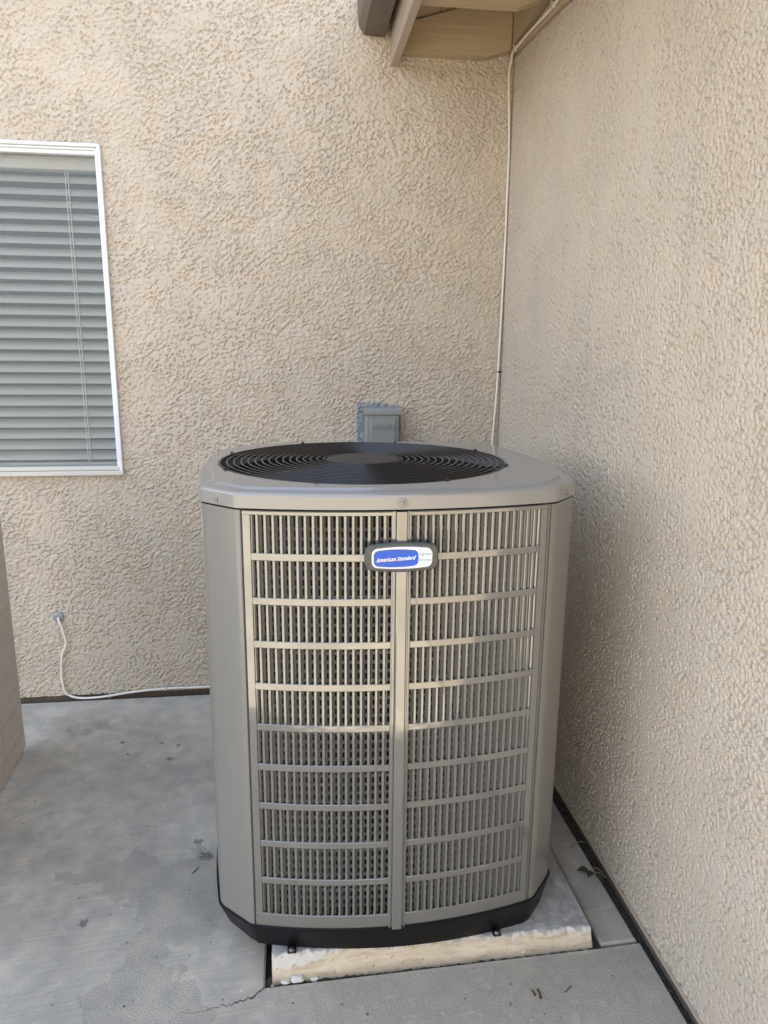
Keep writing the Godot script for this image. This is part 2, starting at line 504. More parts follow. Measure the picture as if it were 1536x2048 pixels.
func stucco(us: PackedFloat32Array, vs: PackedFloat32Array, place: Callable, across: Vector3, out: Vector3, drag: bool, sd: int, hole: Rect2, spray: Rect2) -> ArrayMesh:
	var n1 := noise(SX, 1.0, 2 if drag else 4, sd)
	n1.fractal_gain = 0.62
	var n2 := noise(SX, 1.0, 2, sd + 1)
	var nz := noise(SX, 1.3, 2, sd + 2)
	var wp := noise(SX, 9.0, 2, sd + 3)
	var tint := noise(SX, 3.0, 3, sd + 4)
	var tint2 := noise(SX, 6.5, 2, sd + 5)
	var nu := us.size()
	var nv := vs.size()
	var H := PackedFloat32Array(); H.resize(nu * nv)
	var P := PackedVector3Array(); P.resize(nu * nv)
	var C := PackedColorArray(); C.resize(nu * nv)
	for j in nv:
		var v := vs[j]
		for i in nu:
			var u := us[i]
			var k := j * nu + i
			var z := nz.get_noise_2d(u, v)
			var w := wp.get_noise_2d(u, v) * 0.006
			var h := 0.0
			if drag:
				var a := n1.get_noise_2d((u + w) * 96.0 + v * 14.0, v * 66.0)
				var f := n2.get_noise_2d(u * 190.0, v * 110.0)
				var sk := tint2.get_noise_2d(u * 2.6, v * 0.22)
				var t := 0.16 * z + 0.22 * sk - 0.30
				var r := a + 0.08 * f
				# a dragged float finish: flat, with torn pits
				h = -0.0052 * sstep(t, t - 0.10, r) - 0.0012 * sstep(t + 0.16, t + 0.02, r)
				h += 0.0004 * f + 0.0010 * z
			else:
				var w2 := tint.get_noise_2d(u * 4.0 + 7.0, v * 4.0) * 0.008
				var a := n1.get_noise_2d((u + w) * 50.0, (v + w2) * 58.0)
				var b := n1.get_noise_2d((u + w) * 50.0, (v + w2 + 0.0060) * 58.0)
				var f := n2.get_noise_2d(u * 165.0, v * 165.0)
				var t := 0.34 * z - 0.30 * wp.get_noise_2d(u * 1.6 + 3.0, v * 1.6) - 0.08
				var r := a + 0.14 * f - t
				# flat flakes of finish coat over a sandy bed, undercut along their lower edge
				var e := (r + 0.05) / 0.065
				var calm := 1.0 - 0.7 * sstep(0.05, 0.32, wp.get_noise_2d(u * 0.55 + 9.0, v * 0.45))
				h = sstep(-0.05, 0.0, r) * 0.0020 - 0.0054 * calm * exp(-e * e) * (0.25 + 0.75 * sstep(t - 0.06, t + 0.06, b))
				h += 0.0010 * f * sstep(0.05, -0.1, r) + 0.0003 * f + sstep(0.20, 0.26, r) * 0.0010 + 0.0016 * z
			H[k] = h
			P[k] = place.call(u, v) + out * h
			var c := 1.0 + 0.07 * tint.get_noise_2d(u, v)
			var c2 := 0.03 * tint2.get_noise_2d(u, v)
			var col := Color(0.545 * c * (1.0 + c2), 0.472 * c, 0.376 * c * (1.0 - c2))
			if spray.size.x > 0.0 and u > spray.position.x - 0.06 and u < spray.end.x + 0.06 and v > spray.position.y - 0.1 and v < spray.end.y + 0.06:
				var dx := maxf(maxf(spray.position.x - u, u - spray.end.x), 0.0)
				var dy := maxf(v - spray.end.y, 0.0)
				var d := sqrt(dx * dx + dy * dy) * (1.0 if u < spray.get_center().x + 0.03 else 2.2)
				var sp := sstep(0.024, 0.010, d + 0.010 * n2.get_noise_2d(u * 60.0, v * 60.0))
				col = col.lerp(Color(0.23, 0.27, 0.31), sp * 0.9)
			C[k] = col
	var N := PackedVector3Array(); N.resize(nu * nv)
	for j in nv:
		var j0 := maxi(j - 1, 0)
		var j1 := mini(j + 1, nv - 1)
		for i in nu:
			var i0 := maxi(i - 1, 0)
			var i1 := mini(i + 1, nu - 1)
			var du := (H[j * nu + i1] - H[j * nu + i0]) / (us[i1] - us[i0])
			var dv := (H[j1 * nu + i] - H[j0 * nu + i]) / (vs[j1] - vs[j0])
			N[j * nu + i] = (out - across * du * 1.2 - Vector3.UP * dv * 1.2).normalized()
	var I := PackedInt32Array(); I.resize((nu - 1) * (nv - 1) * 6)
	var at := 0
	var flip := across.cross(Vector3.UP).dot(out) < 0.0
	for j in nv - 1:
		var vm := (vs[j] + vs[j + 1]) * 0.5
		var inv := vm > hole.position.y and vm < hole.end.y
		for i in nu - 1:
			if inv:
				var um := (us[i] + us[i + 1]) * 0.5
				if um > hole.position.x and um < hole.end.x:
					continue
			var a := j * nu + i
			var b := a + 1
			var c := a + nu
			var d := c + 1
			if flip:
				I[at] = a; I[at + 1] = b; I[at + 2] = d; I[at + 3] = a; I[at + 4] = d; I[at + 5] = c
			else:
				I[at] = a; I[at + 1] = d; I[at + 2] = b; I[at + 3] = a; I[at + 4] = c; I[at + 5] = d
			at += 6
	I.resize(at)
	var arr := []
	arr.resize(Mesh.ARRAY_MAX)
	arr[Mesh.ARRAY_VERTEX] = P
	arr[Mesh.ARRAY_NORMAL] = N
	arr[Mesh.ARRAY_COLOR] = C
	arr[Mesh.ARRAY_INDEX] = I
	var m := ArrayMesh.new()
	m.add_surface_from_arrays(Mesh.PRIMITIVE_TRIANGLES, arr)
	return m

const WX1 := -1.446
const WX0 := -2.36
const WY0 := 0.915
const WY1 := 2.055
const BACK_TOP := 3.75
const SIDE_TOP := 2.62

func build_walls() -> void:
	# back wall, with the window opening
	var back := thing("stucco_wall", "beige lace-textured stucco wall with the white window, behind the condenser", "wall")
	var us := axis_steps(-6.0, 0.0, -1.95, -0.0001, 0.0029, 0.03)
	var vs := axis_steps(0.018, BACK_TOP, 0.0, 2.56, 0.0029, 0.03)
	part("stucco_face", stucco(us, vs, func(u: float, v: float) -> Vector3: return Vector3(u, v, -0.003), Vector3.RIGHT, Vector3.BACK, false, 101, Rect2(WX0 + 0.012, WY0 + 0.012, WX1 - WX0 - 0.024, WY1 - WY0 - 0.024), Rect2(-0.546, 0.9, 0.146, 0.262)), M.stucco, back)
	# body of the wall round the opening
	var core := ST()
	var t0 := -0.14
	var t1 := -0.006
	cbox(core, Vector3(-6, 0.02, t0), Vector3(WX0, BACK_TOP, t1), 0)
	cbox(core, Vector3(WX1, 0.02, t0), Vector3(0.14, BACK_TOP, t1), 0)
	cbox(core, Vector3(WX0, WY1, t0), Vector3(WX1, BACK_TOP, t1), 0)
	cbox(core, Vector3(WX0, 0.02, t0), Vector3(WX1, WY0, t1), 0)
	part("wall_core", done(core), M.blockwall, back)
	# dark footing under the render
	part("footing", box_mesh(Vector3(-6, -0.06, -0.13), Vector3(0.0, 0.02, -0.012), 0.0), M.footing, back)
	# window
	var win := Node3D.new()
	win.name = "window"
	back.add_child(win, true)
	var fr := func(x0: float, y0: float, x1: float, y1: float, z0: float, z1: float, w: float, called: String, m: Material) -> void:
		part(called, box_mesh(Vector3(x0, y0, z0), Vector3(x0 + w, y1, z1), 0.002), m, win)
		part(called, box_mesh(Vector3(x1 - w, y0, z0), Vector3(x1, y1, z1), 0.002), m, win)
		part(called, box_mesh(Vector3(x0 + w, y1 - w, z0), Vector3(x1 - w, y1, z1), 0.002), m, win)
	fr.call(WX0, WY0, WX1, WY1, -0.03, 0.013, 0.0115, "frame", M.white)
	fr.call(WX0 + 0.0118, WY0 + 0.011, WX1 - 0.0118, WY1 - 0.0118, -0.03, 0.006, 0.0085, "sash", M.white)
	part("sill", box_mesh(Vector3(WX0 - 0.004, WY0 - 0.006, -0.02), Vector3(WX1 + 0.004, WY0 + 0.011, 0.020), 0.003), M.sill, win)
	part("sill", box_mesh(Vector3(WX0 + 0.012, WY0 + 0.0115, -0.02), Vector3(WX1 - 0.012, WY0 + 0.027, 0.008), 0.003), M.sill, win)
	part("rail", box_mesh(Vector3(WX0 + 0.02, WY1 - 0.034, -0.028), Vector3(WX1 - 0.02, WY1 - 0.0205, 0.001), 0.002), M.white, win)
	var glass := StandardMaterial3D.new()
	glass.transparency = BaseMaterial3D.TRANSPARENCY_ALPHA
	glass.albedo_color = Color(0.9, 0.95, 0.94, 0.08)
	glass.roughness = 0.02
	glass.metallic_specular = 0.18
	part("pane", box_mesh(Vector3(WX0 + 0.02, WY0 + 0.026, -0.018), Vector3(WX1 - 0.02, WY1 - 0.034, -0.014), 0.0), glass, win)
	# room behind: dark box closed all round
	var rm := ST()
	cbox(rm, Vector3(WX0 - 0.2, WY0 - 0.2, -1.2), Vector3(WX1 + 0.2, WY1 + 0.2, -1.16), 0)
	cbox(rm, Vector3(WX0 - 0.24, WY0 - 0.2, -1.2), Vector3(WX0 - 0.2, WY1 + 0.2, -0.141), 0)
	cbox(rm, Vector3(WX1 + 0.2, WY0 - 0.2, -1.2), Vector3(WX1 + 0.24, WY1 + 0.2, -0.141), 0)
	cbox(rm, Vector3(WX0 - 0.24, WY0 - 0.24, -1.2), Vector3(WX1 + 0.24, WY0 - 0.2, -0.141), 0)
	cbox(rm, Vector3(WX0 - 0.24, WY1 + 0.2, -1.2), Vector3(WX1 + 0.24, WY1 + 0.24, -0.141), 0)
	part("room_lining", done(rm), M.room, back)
	# blind
	var bl := thing("window_blind", "pale slatted venetian blind hanging closed behind the window glass", "blind", Vector3((WX0 + WX1) * 0.5, WY0, -0.075))
	var hw := (WX1 - WX0) * 0.5 - 0.024
	part("head_rail", box_mesh(Vector3(-hw, WY1 - WY0 - 0.075, -0.02), Vector3(hw, WY1 - WY0 - 0.03, 0.03), 0.003), M.slat, bl)
	var sl := ST()
	# one curved slat, tilted: front edge low
	var pts := []
	for k in 7:
		var a := -0.0228 + 0.0456 * k / 6.0
		pts.append(Vector2(a, 0.0022 * (1.0 - pow(a / 0.025, 2.0))))
	var rot := -0.66
	var rp := []
	for p in pts:
		rp.append(Vector2(p.x * cos(rot) - p.y * sin(rot), p.x * sin(rot) + p.y * cos(rot)))
	for side in [0.0, 0.0024]:
		for k in 6:
			var p: Vector2 = rp[k]
			var q: Vector2 = rp[k + 1]
			var e := q - p
			var nn := Vector3(0, e.x, -e.y).normalized()
			var off: Vector3 = nn * side
			nquad(sl, Vector3(-hw, p.y, p.x) + off, Vector3(hw, p.y, p.x) + off, Vector3(hw, q.y, q.x) + off, Vector3(-hw, q.y, q.x) + off, nn, nn, nn, nn)
	var sm := sl.commit()
	var count := 25
	for i in count:
		var o := part("slat", sm, M.slat, bl)
		o.position = Vector3(0, 0.058 + i * 0.0408, 0)
	part("bottom_rail", box_mesh(Vector3(-hw, 0.020, -0.014), Vector3(hw, 0.034, 0.018), 0.003), M.slat, bl)
	var cx := -1.585 - bl.position.x
	for dx in [0.0, 0.009]:
		var c := ST()
		tube(c, [Vector3(cx + dx, 0.03, 0.021), Vector3(cx + dx, WY1 - WY0 - 0.07, 0.021)], 0.0011, 5)
		part("lift_cord", c.commit(), M.cord, bl)
	for i in count:
		var c := ST()
		tube(c, [Vector3(cx + 0.007, 0.045 + i * 0.0408, 0.0175), Vector3(cx + 0.012, 0.059 + i * 0.0408, 0.010)], 0.0013, 5)
		part("cord_hole", c.commit(), M.dark, bl)
	# side wall
	var side := thing("stucco_wall", "beige stucco wall with vertical trowel drag on the right of the condenser", "wall")
	var zs := axis_steps(0.0, 9.0, 0.0, 1.95, 0.0028, 0.03)
	var ys := axis_steps(0.026, SIDE_TOP, 0.0, 2.5, 0.0028, 0.03)
	part("stucco_face", stucco(zs, ys, func(u: float, v: float) -> Vector3: return Vector3(0.003, v, u), Vector3.BACK, Vector3.LEFT, true, 301, Rect2(), Rect2()), M.stucco, side)
	part("wall_core", box_mesh(Vector3(0.006, 0.026, -0.006), Vector3(0.14, SIDE_TOP, 9.0), 0.0), M.blockwall, side)
	part("footing", box_mesh(Vector3(0.004, -0.06, -0.01), Vector3(0.13, 0.026, 9.0), 0.0), M.footing, side)
	part("weep_screed", box_mesh(Vector3(-0.004, 0.020, 0.01), Vector3(0.006, 0.026, 9.0), 0.001), M.fascia, side)

# ---------------------------------------------------------------- eave
func build_eave() -> void:
	var e := thing("roof_eave", "tan painted wooden eave with rafter tails over the right wall", "eave")
	var xm := func(p: Vector2, d: float) -> Vector3: return Vector3(p.x, p.y, d)
	var under := func(x: float) -> float: return 2.497 + 0.305 * (x + 0.337)
	for i in 8:
		var z := 0.002 + i * 0.378
		var s := ST()
		prism(s, PackedVector2Array([Vector2(-0.4175, 2.383), Vector2(-0.108, 2.383), Vector2(-0.021, 2.411), Vector2(-0.021, under.call(-0.021) - 0.006), Vector2(-0.4175, under.call(-0.4175) - 0.006)]), xm, z, z + 0.039)
		part("rafter_tail", done(s), M.wood, e)
		if i < 7:
			part("blocking_board", box_mesh(Vector3(-0.019, 2.4215 if i == 0 else 2.383, z + 0.041), Vector3(-0.001, under.call(-0.02) - 0.004, z + 0.376), 0.001), M.wood, e)
	var tr := ST()
	cbox(tr, Vector3(-0.0185, -0.021, 0.002), Vector3(-0.0015, 0.0, 0.95), 0.002, Transform3D(Basis(Vector3.RIGHT, 0.094), Vector3(0, 2.421, 0)))
	part("trim_strip", done(tr), M.wood, e)
	# boards of the roof deck, running along the eave
	var w := 0.139
	for i in 4:
		var x0 := -0.4175 + i * (w + 0.003)
		var x1 := x0 + w
		if i == 3:
			x1 = 0.05
		var s := ST()
		prism(s, PackedVector2Array([Vector2(x0, under.call(x0)), Vector2(x1, under.call(x1)), Vector2(x1, under.call(x1) + 0.018), Vector2(x0, under.call(x0) + 0.018)]), xm, 0.002, 3.02)
		part("deck_board", done(s), M.wood, e)
	part("fascia_board", box_mesh(Vector3(-0.446, 2.349, 0.001), Vector3(-0.418, 2.50, 3.02), 0.002), M.fascia, e)
	var r := ST()
	prism(r, PackedVector2Array([Vector2(-0.47, under.call(-0.47) + 0.021), Vector2(2.5, under.call(2.5) + 0.021), Vector2(2.5, under.call(2.5) + 0.06), Vector2(-0.47, under.call(-0.47) + 0.05)]), xm, 0.001, 3.03)
	part("roof_covering", done(r), M.roof, e)
	# gutter: a trough with thickness and an end cap
	var g := thing("rain_gutter", "dark brown metal rain gutter hung on the fascia at the top", "gutter")
	var gs := ST()
	prism(gs, PackedVector2Array([Vector2(-0.452, 2.53), Vector2(-0.466, 2.437), Vector2(-0.540, 2.441), Vector2(-0.557, 2.472), Vector2(-0.562, 2.545), Vector2(-0.5595, 2.545), Vector2(-0.5545, 2.473), Vector2(-0.5385, 2.4435), Vector2(-0.468, 2.4395), Vector2(-0.4545, 2.53)]), xm, 0.004, 3.02)
	part("trough", done(gs), M.gutter, g)
	for z in [0.004, 3.018]:
		var c := ST()
		prism(c, PackedVector2Array([Vector2(-0.455, 2.528), Vector2(-0.4685, 2.440), Vector2(-0.5385, 2.444), Vector2(-0.554, 2.4735), Vector2(-0.559, 2.543)]), xm, z + 0.0005, z + 0.0025)
		part("end_cap", done(c), M.gutter, g)

# ---------------------------------------------------------------- gate on the left
func build_gate() -> void:
	var g := thing("wooden_gate", "beige grooved plywood gate standing at the left edge", "gate", Vector3(-1.7545, 0.0, 0.373))
	g.rotation.y = atan2(0.019, 0.292)
	var w := 0.0975
	for i in 10:
		part("plank", box_mesh(Vector3(-0.018, 0.018 + 0.0, i * w + (0.0 if i == 0 else 0.004)), Vector3(0.0, 0.96, (i + 1) * w - 0.0045), 0.0006), M.gate, g)
	part("backing_sheet", box_mesh(Vector3(-0.03, 0.019, 0.001), Vector3(-0.012, 0.959, 10 * w - 0.003), 0.0), M.gutter, g)

# ---------------------------------------------------------------- cables, conduit box
func build_wall_fittings() -> void:
	var c := thing("cable", "white cable running up the wall corner and along the eave trim", "cable")
	var s := ST()
	tube(s, curve([Vector3(-0.022, 0.35, 0.012), Vector3(-0.020, 0.8, 0.011), Vector3(-0.024, 1.022, 0.012), Vector3(-0.016, 1.189, 0.011), Vector3(-0.011, 1.381, 0.011), Vector3(-0.008, 1.567, 0.010), Vector3(-0.0055, 1.748, 0.009), Vector3(-0.0055, 1.923, 0.009), Vector3(-0.0055, 2.094, 0.009), Vector3(-0.014, 2.259, 0.011), Vector3(-0.018, 2.345, 0.012), Vector3(-0.017, 2.378, 0.030), Vector3(-0.025, 2.392, 0.075), Vector3(-0.025, 2.388, 0.14), Vector3(-0.025, 2.382, 0.272), Vector3(-0.025, 2.366, 0.479), Vector3(-0.025, 2.37, 0.8), Vector3(-0.025, 2.366, 1.4), Vector3(-0.025, 2.368, 2.9)], 0.01), 0.0043, 8)
	part("sheath", s.commit(), M.cable, c)
	for p in [Vector3(-0.025, 2.391, 0.10), Vector3(-0.025, 2.366, 0.475)]:
		part("clip", box_mesh(p + Vector3(-0.007, -0.008, -0.006), p + Vector3(0.006, 0.008, 0.006), 0.002), M.clip, c)
		var n := ST()
		tube(n, [p + Vector3(-0.010, 0.010, -0.002), p + Vector3(0.004, 0.010, -0.002)], 0.0025, 6)
		part("nail", n.commit(), M.clip, c)
	part("clip", box_mesh(Vector3(-0.016, 1.295, 0.0), Vector3(0.0, 1.301, 0.016), 0.001), M.dark, c)

	var d := thing("cable", "white cable coming out of the wall low down and lying along its foot", "cable")
	s = ST()
	tube(s, curve([Vector3(-1.730, 0.349, -0.004), Vector3(-1.728, 0.345, 0.010), Vector3(-1.715, 0.307, 0.016), Vector3(-1.707, 0.264, 0.016), Vector3(-1.709, 0.235, 0.014), Vector3(-1.727, 0.192, 0.012), Vector3(-1.735, 0.118, 0.010), Vector3(-1.733, 0.065, 0.010), Vector3(-1.722, 0.030, 0.010), Vector3(-1.677, 0.010, 0.010), Vector3(-1.600, 0.009, 0.010), Vector3(-1.53, 0.017, 0.010), Vector3(-1.463, 0.025, 0.010), Vector3(-1.341, 0.032, 0.009), Vector3(-1.182, 0.031, 0.009), Vector3(-0.9, 0.03, 0.009), Vector3(-0.5, 0.06, 0.009)], 0.008), 0.0044, 8)
	part("sheath", s.commit(), M.cable, d)
	s = ST()
	lathe(s, [Vector2(0.021, 0.0), Vector2(0.020, 0.005), Vector2(0.012, 0.008), Vector2(0.0, 0.0085)], Transform3D(Basis(Vector3.RIGHT, Vector3.BACK, Vector3.DOWN), Vector3(-1.730, 0.352, 0.0)), 20)
	part("bushing", s.commit(), M.box, d)
	for p in [Vector3(-1.722, 0.032, 0.008), Vector3(-1.338, 0.032, 0.008), Vector3(-1.56, 0.012, 0.008)]:
		part("clip", box_mesh(p + Vector3(-0.004, -0.007, -0.007), p + Vector3(0.004, 0.007, 0.006), 0.0015), M.clip, d)
	part("nail", box_mesh(Vector3(-1.343, 0.020, 0.0), Vector3(-1.335, 0.0245, 0.012), 0.001), M.dark, d)

	var b := thing("disconnect_box", "small grey electrical disconnect box on the back wall above the condenser", "electrical box", Vector3(-0.472, 0.9, 0.0))
	part("enclosure", box_mesh(Vector3(-0.0645, 0.0, 0.0), Vector3(0.0645, 0.243, 0.066), 0.003), M.box, b)
	s = ST()
	prism(s, PackedVector2Array([Vector2(0.0, 0.262), Vector2(0.0, 0.2445), Vector2(0.062, 0.2445), Vector2(0.062, 0.239), Vector2(0.079, 0.239), Vector2(0.079, 0.253), Vector2(0.072, 0.262)]), func(p: Vector2, x: float) -> Vector3: return Vector3(x, p.y, p.x), -0.071, 0.071)
	part("hood", done(s), M.box, b)
	part("door", box_mesh(Vector3(-0.061, 0.01, 0.0662), Vector3(0.061, 0.2375, 0.071), 0.002), M.box, b)
	part("door_panel", box_mesh(Vector3(-0.046, 0.02, 0.0715), Vector3(0.050, 0.228, 0.0765), 0.004), M.box, b)
	var f := SystemFont.new()
	f.font_names = PackedStringArray(["Droid Sans"])
	f.font_weight = 700
	f.font_italic = true
	var t := lettering("mars", f, 0.030, 0.009)
	var o := part("lettering", t, M.box, b)
	o.transform = Transform3D(Basis(Vector3(1.25, 0, 0), Vector3(0.22, 1, 0), Vector3(0, 0, 1)), Vector3(0.003, 0.196, 0.0765))

func lettering(text: String, f: Font, h: float, depth: float) -> TextMesh:
	var t := TextMesh.new()
	t.text = text
	t.font = f
	t.font_size = 64
	t.pixel_size = h / 64.0
	t.depth = depth
	t.curve_step = 2.0
	return t

# ---------------------------------------------------------------- condenser
const AX := -0.6015
const AZ := 1.015
const FL := 0.3115    # half length of the front and back grilles
const FN := 0.369    # their distance at the ends
const FB := 0.040    # how far they bulge
const SL := 0.280
const SN := 0.3965
const SB := 0.024
const YB := 0.117
const YT := 1.063
const RC := Vector3(-0.0355, 0.0, -0.009)   # fan ring centre from the condenser's centre

func arc_pos(s: float, L: float, n0: float, b: float, d: float) -> Vector3:
	var nrm := arc_nor(s, L, b)
	return Vector3(s, 0, n0 + b * (1.0 - s * s / (L * L))) + nrm * d

func arc_nor(s: float, L: float, b: float) -> Vector3:
	return Vector3(2.0 * b * s / (L * L), 0, 1).normalized()

# strip along the arc; prof is a list of (y, d)
func arc_strip(s: SurfaceTool, L: float, n0: float, b: float, s0: float, s1: float, prof: Array, n: int) -> void:
	for i in n:
		var a := lerpf(s0, s1, float(i) / n)
		var c := lerpf(s0, s1, float(i + 1) / n)
		var na := arc_nor(a, L, b)
		var nc := arc_nor(c, L, b)
		for k in prof.size() - 1:
			var p: Vector2 = prof[k]
			var q: Vector2 = prof[k + 1]
			var e := q - p
			var pn := Vector2(-e.y, e.x).normalized()
			var n1 := na * pn.y + Vector3.UP * pn.x
			var n2 := nc * pn.y + Vector3.UP * pn.x
			nquad(s, arc_pos(a, L, n0, b, p.y) + Vector3.UP * p.x, arc_pos(a, L, n0, b, q.y) + Vector3.UP * q.x, arc_pos(c, L, n0, b, q.y) + Vector3.UP * q.x, arc_pos(c, L, n0, b, p.y) + Vector3.UP * p.x, n1, n1, n2, n2)

# upright bar with a profile of (s, d), between two heights
func arc_bar(st: SurfaceTool, L: float, n0: float, b: float, prof: Array, y0: float, y1: float) -> void:
	for k in prof.size() - 1:
		var p: Vector2 = prof[k]
		var q: Vector2 = prof[k + 1]
		var e := q - p
		var mid := (p.x + q.x) * 0.5
		var n := arc_nor(mid, L, b)
		var t := Vector3(n.z, 0, -n.x)
		var nn := (n * e.x - t * e.y).normalized()
		var a := arc_pos(p.x, L, n0, b, p.y)
		var c := arc_pos(q.x, L, n0, b, q.y)
		nquad(st, a + Vector3.UP * y0, a + Vector3.UP * y1, c + Vector3.UP * y1, c + Vector3.UP * y0, nn, nn, nn, nn)

func grille_panel(L: float, n0: float, b: float, parent: Node3D, turn: float) -> void:
	var root := Node3D.new()
	root.name = "grille_panel"
	root.rotation.y = turn
	parent.add_child(root, true)
	var e0 := 0.020
	var e1 := L - 0.018
	var nslot := 18 if L > 0.29 else 17
	var pitch := (e1 - e0 + 0.0058) / nslot
	var slotw := pitch - 0.0058
	var row0 := 0.149
	var rowp := 0.0920
	var rowh := 0.0772
	var t := 0.0045
	# frame: top and bottom rails and the two ends
	var f := ST()
	for sg in [-1.0, 1.0]:
		var a: float = sg * 0.0165
		var c: float = sg * (L - 0.0022)
		arc_strip(f, L, n0, b, a, c, [Vector2(YB, -t), Vector2(YB, 0), Vector2(row0 - 0.0008, 0), Vector2(row0, -0.0008), Vector2(row0, -t)], 14)
		var yt := row0 + 9.0 * rowp + rowh
		arc_strip(f, L, n0, b, a, c, [Vector2(yt, -t), Vector2(yt, -0.0008), Vector2(yt + 0.0008, 0), Vector2(YT - 0.002, 0), Vector2(YT - 0.0002, -0.0018), Vector2(YT, -t)], 14)
		var ends := [Vector2(e1, -t), Vector2(e1 + 0.0008, -0.0002), Vector2(L - 0.003, 0), Vector2(L - 0.0022, -0.001), Vector2(L - 0.0022, -0.012)]
		var inn := [Vector2(0.0165, -t), Vector2(0.0165, 0), Vector2(e0 - 0.0008, 0), Vector2(e0, -0.0008), Vector2(e0, -t)]
		# the pressed louvre of the outermost slot belongs to the end of the frame
		ends = [Vector2(e1 - slotw * 0.52, -0.0088), Vector2(e1 - slotw * 0.16, -0.0054)] + ends
		for pr in [ends, inn]:
			var pp := []
			for v in pr:
				pp.append(Vector2(v.x * sg, v.y))
			if sg < 0:
				pp.reverse()
			arc_bar(f, L, n0, b, pp, row0, yt)
	part("frame", f.commit(), M.paint, root)
	# centre rib, fluted on both sides
	var r := ST()
	var rp := [Vector2(-0.0178, -0.004), Vector2(-0.0178, 0.0035), Vector2(-0.0168, 0.0043), Vector2(-0.0148, 0.0043), Vector2(-0.0140, 0.0016), Vector2(-0.0125, 0.0016), Vector2(-0.0105, 0.0075), Vector2(-0.0085, 0.0088), Vector2(0.0085, 0.0088), Vector2(0.0105, 0.0075), Vector2(0.0125, 0.0016), Vector2(0.0140, 0.0016), Vector2(0.0148, 0.0043), Vector2(0.0168, 0.0043), Vector2(0.0178, 0.0035), Vector2(0.0178, -0.004)]
	arc_bar(r, L, n0, b, rp, YB - 0.001, YT + 0.0005)
	part("centre_rib", r.commit(), M.paint, root)
	# bars between the rows
	for i in 9:
		var y0 := row0 + i * rowp + rowh
		var y1 := row0 + (i + 1) * rowp
		for sg in [-1.0, 1.0]:
			var c := ST()
			arc_strip(c, L, n0, b, sg * e0, sg * e1, [Vector2(y0, -t), Vector2(y0, -0.0009), Vector2(y0 + 0.0009, 0), Vector2(y1 - 0.0009, 0), Vector2(y1, -0.0009), Vector2(y1, -t)], 14)
			part("crossbar", c.commit(), M.paint, root)
	# upright louvres: each a flat web with a blade pressed back towards the middle
	for sg in [-1.0, 1.0]:
		for i in nslot - 1:
			var a := e0 + slotw + i * pitch
			var z := a + 0.0058
			var prof := [Vector2(a - slotw * 0.52, -0.0088), Vector2(a - slotw * 0.16, -0.0054), Vector2(a, -0.0012), Vector2(a + 0.0011, 0), Vector2(z - 0.0011, 0), Vector2(z, -0.0011), Vector2(z, -t)]
			var pp := []
			for v in prof:
				pp.append(Vector2(v.x * sg, v.y))
			if sg < 0:
				pp.reverse()
			var s := ST()
			for j in 10:
				arc_bar(s, L, n0, b, pp, row0 + j * rowp, row0 + j * rowp + rowh)
			part("louvre_slat", s.commit(), M.paint, root)

# outline of the cabinet seen from above, anticlockwise from the front left; off pushes it outwards
func outline(off: float) -> PackedVector3Array:
	var o := PackedVector3Array()
	for side in 4:
		var L := FL if side % 2 == 0 else SL
		var n0 := FN if side % 2 == 0 else SN
		var b := FB if side % 2 == 0 else SB
		var q := Basis(Vector3.UP, side * PI / 2.0)
		for i in 25:
			var s := lerpf(-L, L, i / 24.0)
			o.append(q * arc_pos(s, L, n0, b, off))
		# corner: from the end of this side to the start of the next
		var p0 := arc_pos(L, L, n0, b, off)
		var n2 := SN if side % 2 == 0 else FN
		var L2 := SL if side % 2 == 0 else FL
		var b2 := SB if side % 2 == 0 else FB
		var p3 := Basis(Vector3.UP, PI / 2.0) * arc_pos(-L2, L2, n2, b2, off)
		var diag := (p3 - p0).normalized()
		var t0 := arc_nor(L, L, b)
		t0 = Vector3(t0.z, 0, -t0.x)
		var t3 := Basis(Vector3.UP, PI / 2.0) * arc_nor(-L2, L2, b2)
		t3 = Vector3(t3.z, 0, -t3.x)
		var k0 := p0 + t0 * 0.017
		var k3 := p3 - t3 * 0.009
		diag = (k3 - k0).normalized()
		for pr in [[k0, -t0, diag, 0.0155], [k3, -diag, t3, 0.0085]]:
			for i in 5:
				var w := i / 4.0
				var a: Vector3 = pr[0] + pr[1] * pr[3]
				var c: Vector3 = pr[0] + pr[2] * pr[3]
				var m: Vector3 = pr[0]
				o.append(q * (a.lerp(m, w).lerp(m.lerp(c, w), w)))
	return o

func loft(s: SurfaceTool, rings: Array, smooth_across: Array) -> void:
	var n: int = rings[0].size()
	for k in rings.size() - 1:
		var A: PackedVector3Array = rings[k]
		var B: PackedVector3Array = rings[k + 1]
		var nor := []
		for i in n:
			var t := A[(i + 1) % n] - A[(i - 1 + n) % n] + B[(i + 1) % n] - B[(i - 1 + n) % n]
			nor.append(t.cross(B[i] - A[i]).normalized())
		for i in n:
			var j := (i + 1) % n
			nquad(s, A[i], B[i], B[j], A[j], nor[i], nor[i], nor[j], nor[j])

func at_y(o: PackedVector3Array, y: float) -> PackedVector3Array:
	var r := PackedVector3Array()
	for p in o:
		r.append(Vector3(p.x, y, p.z))
	return r

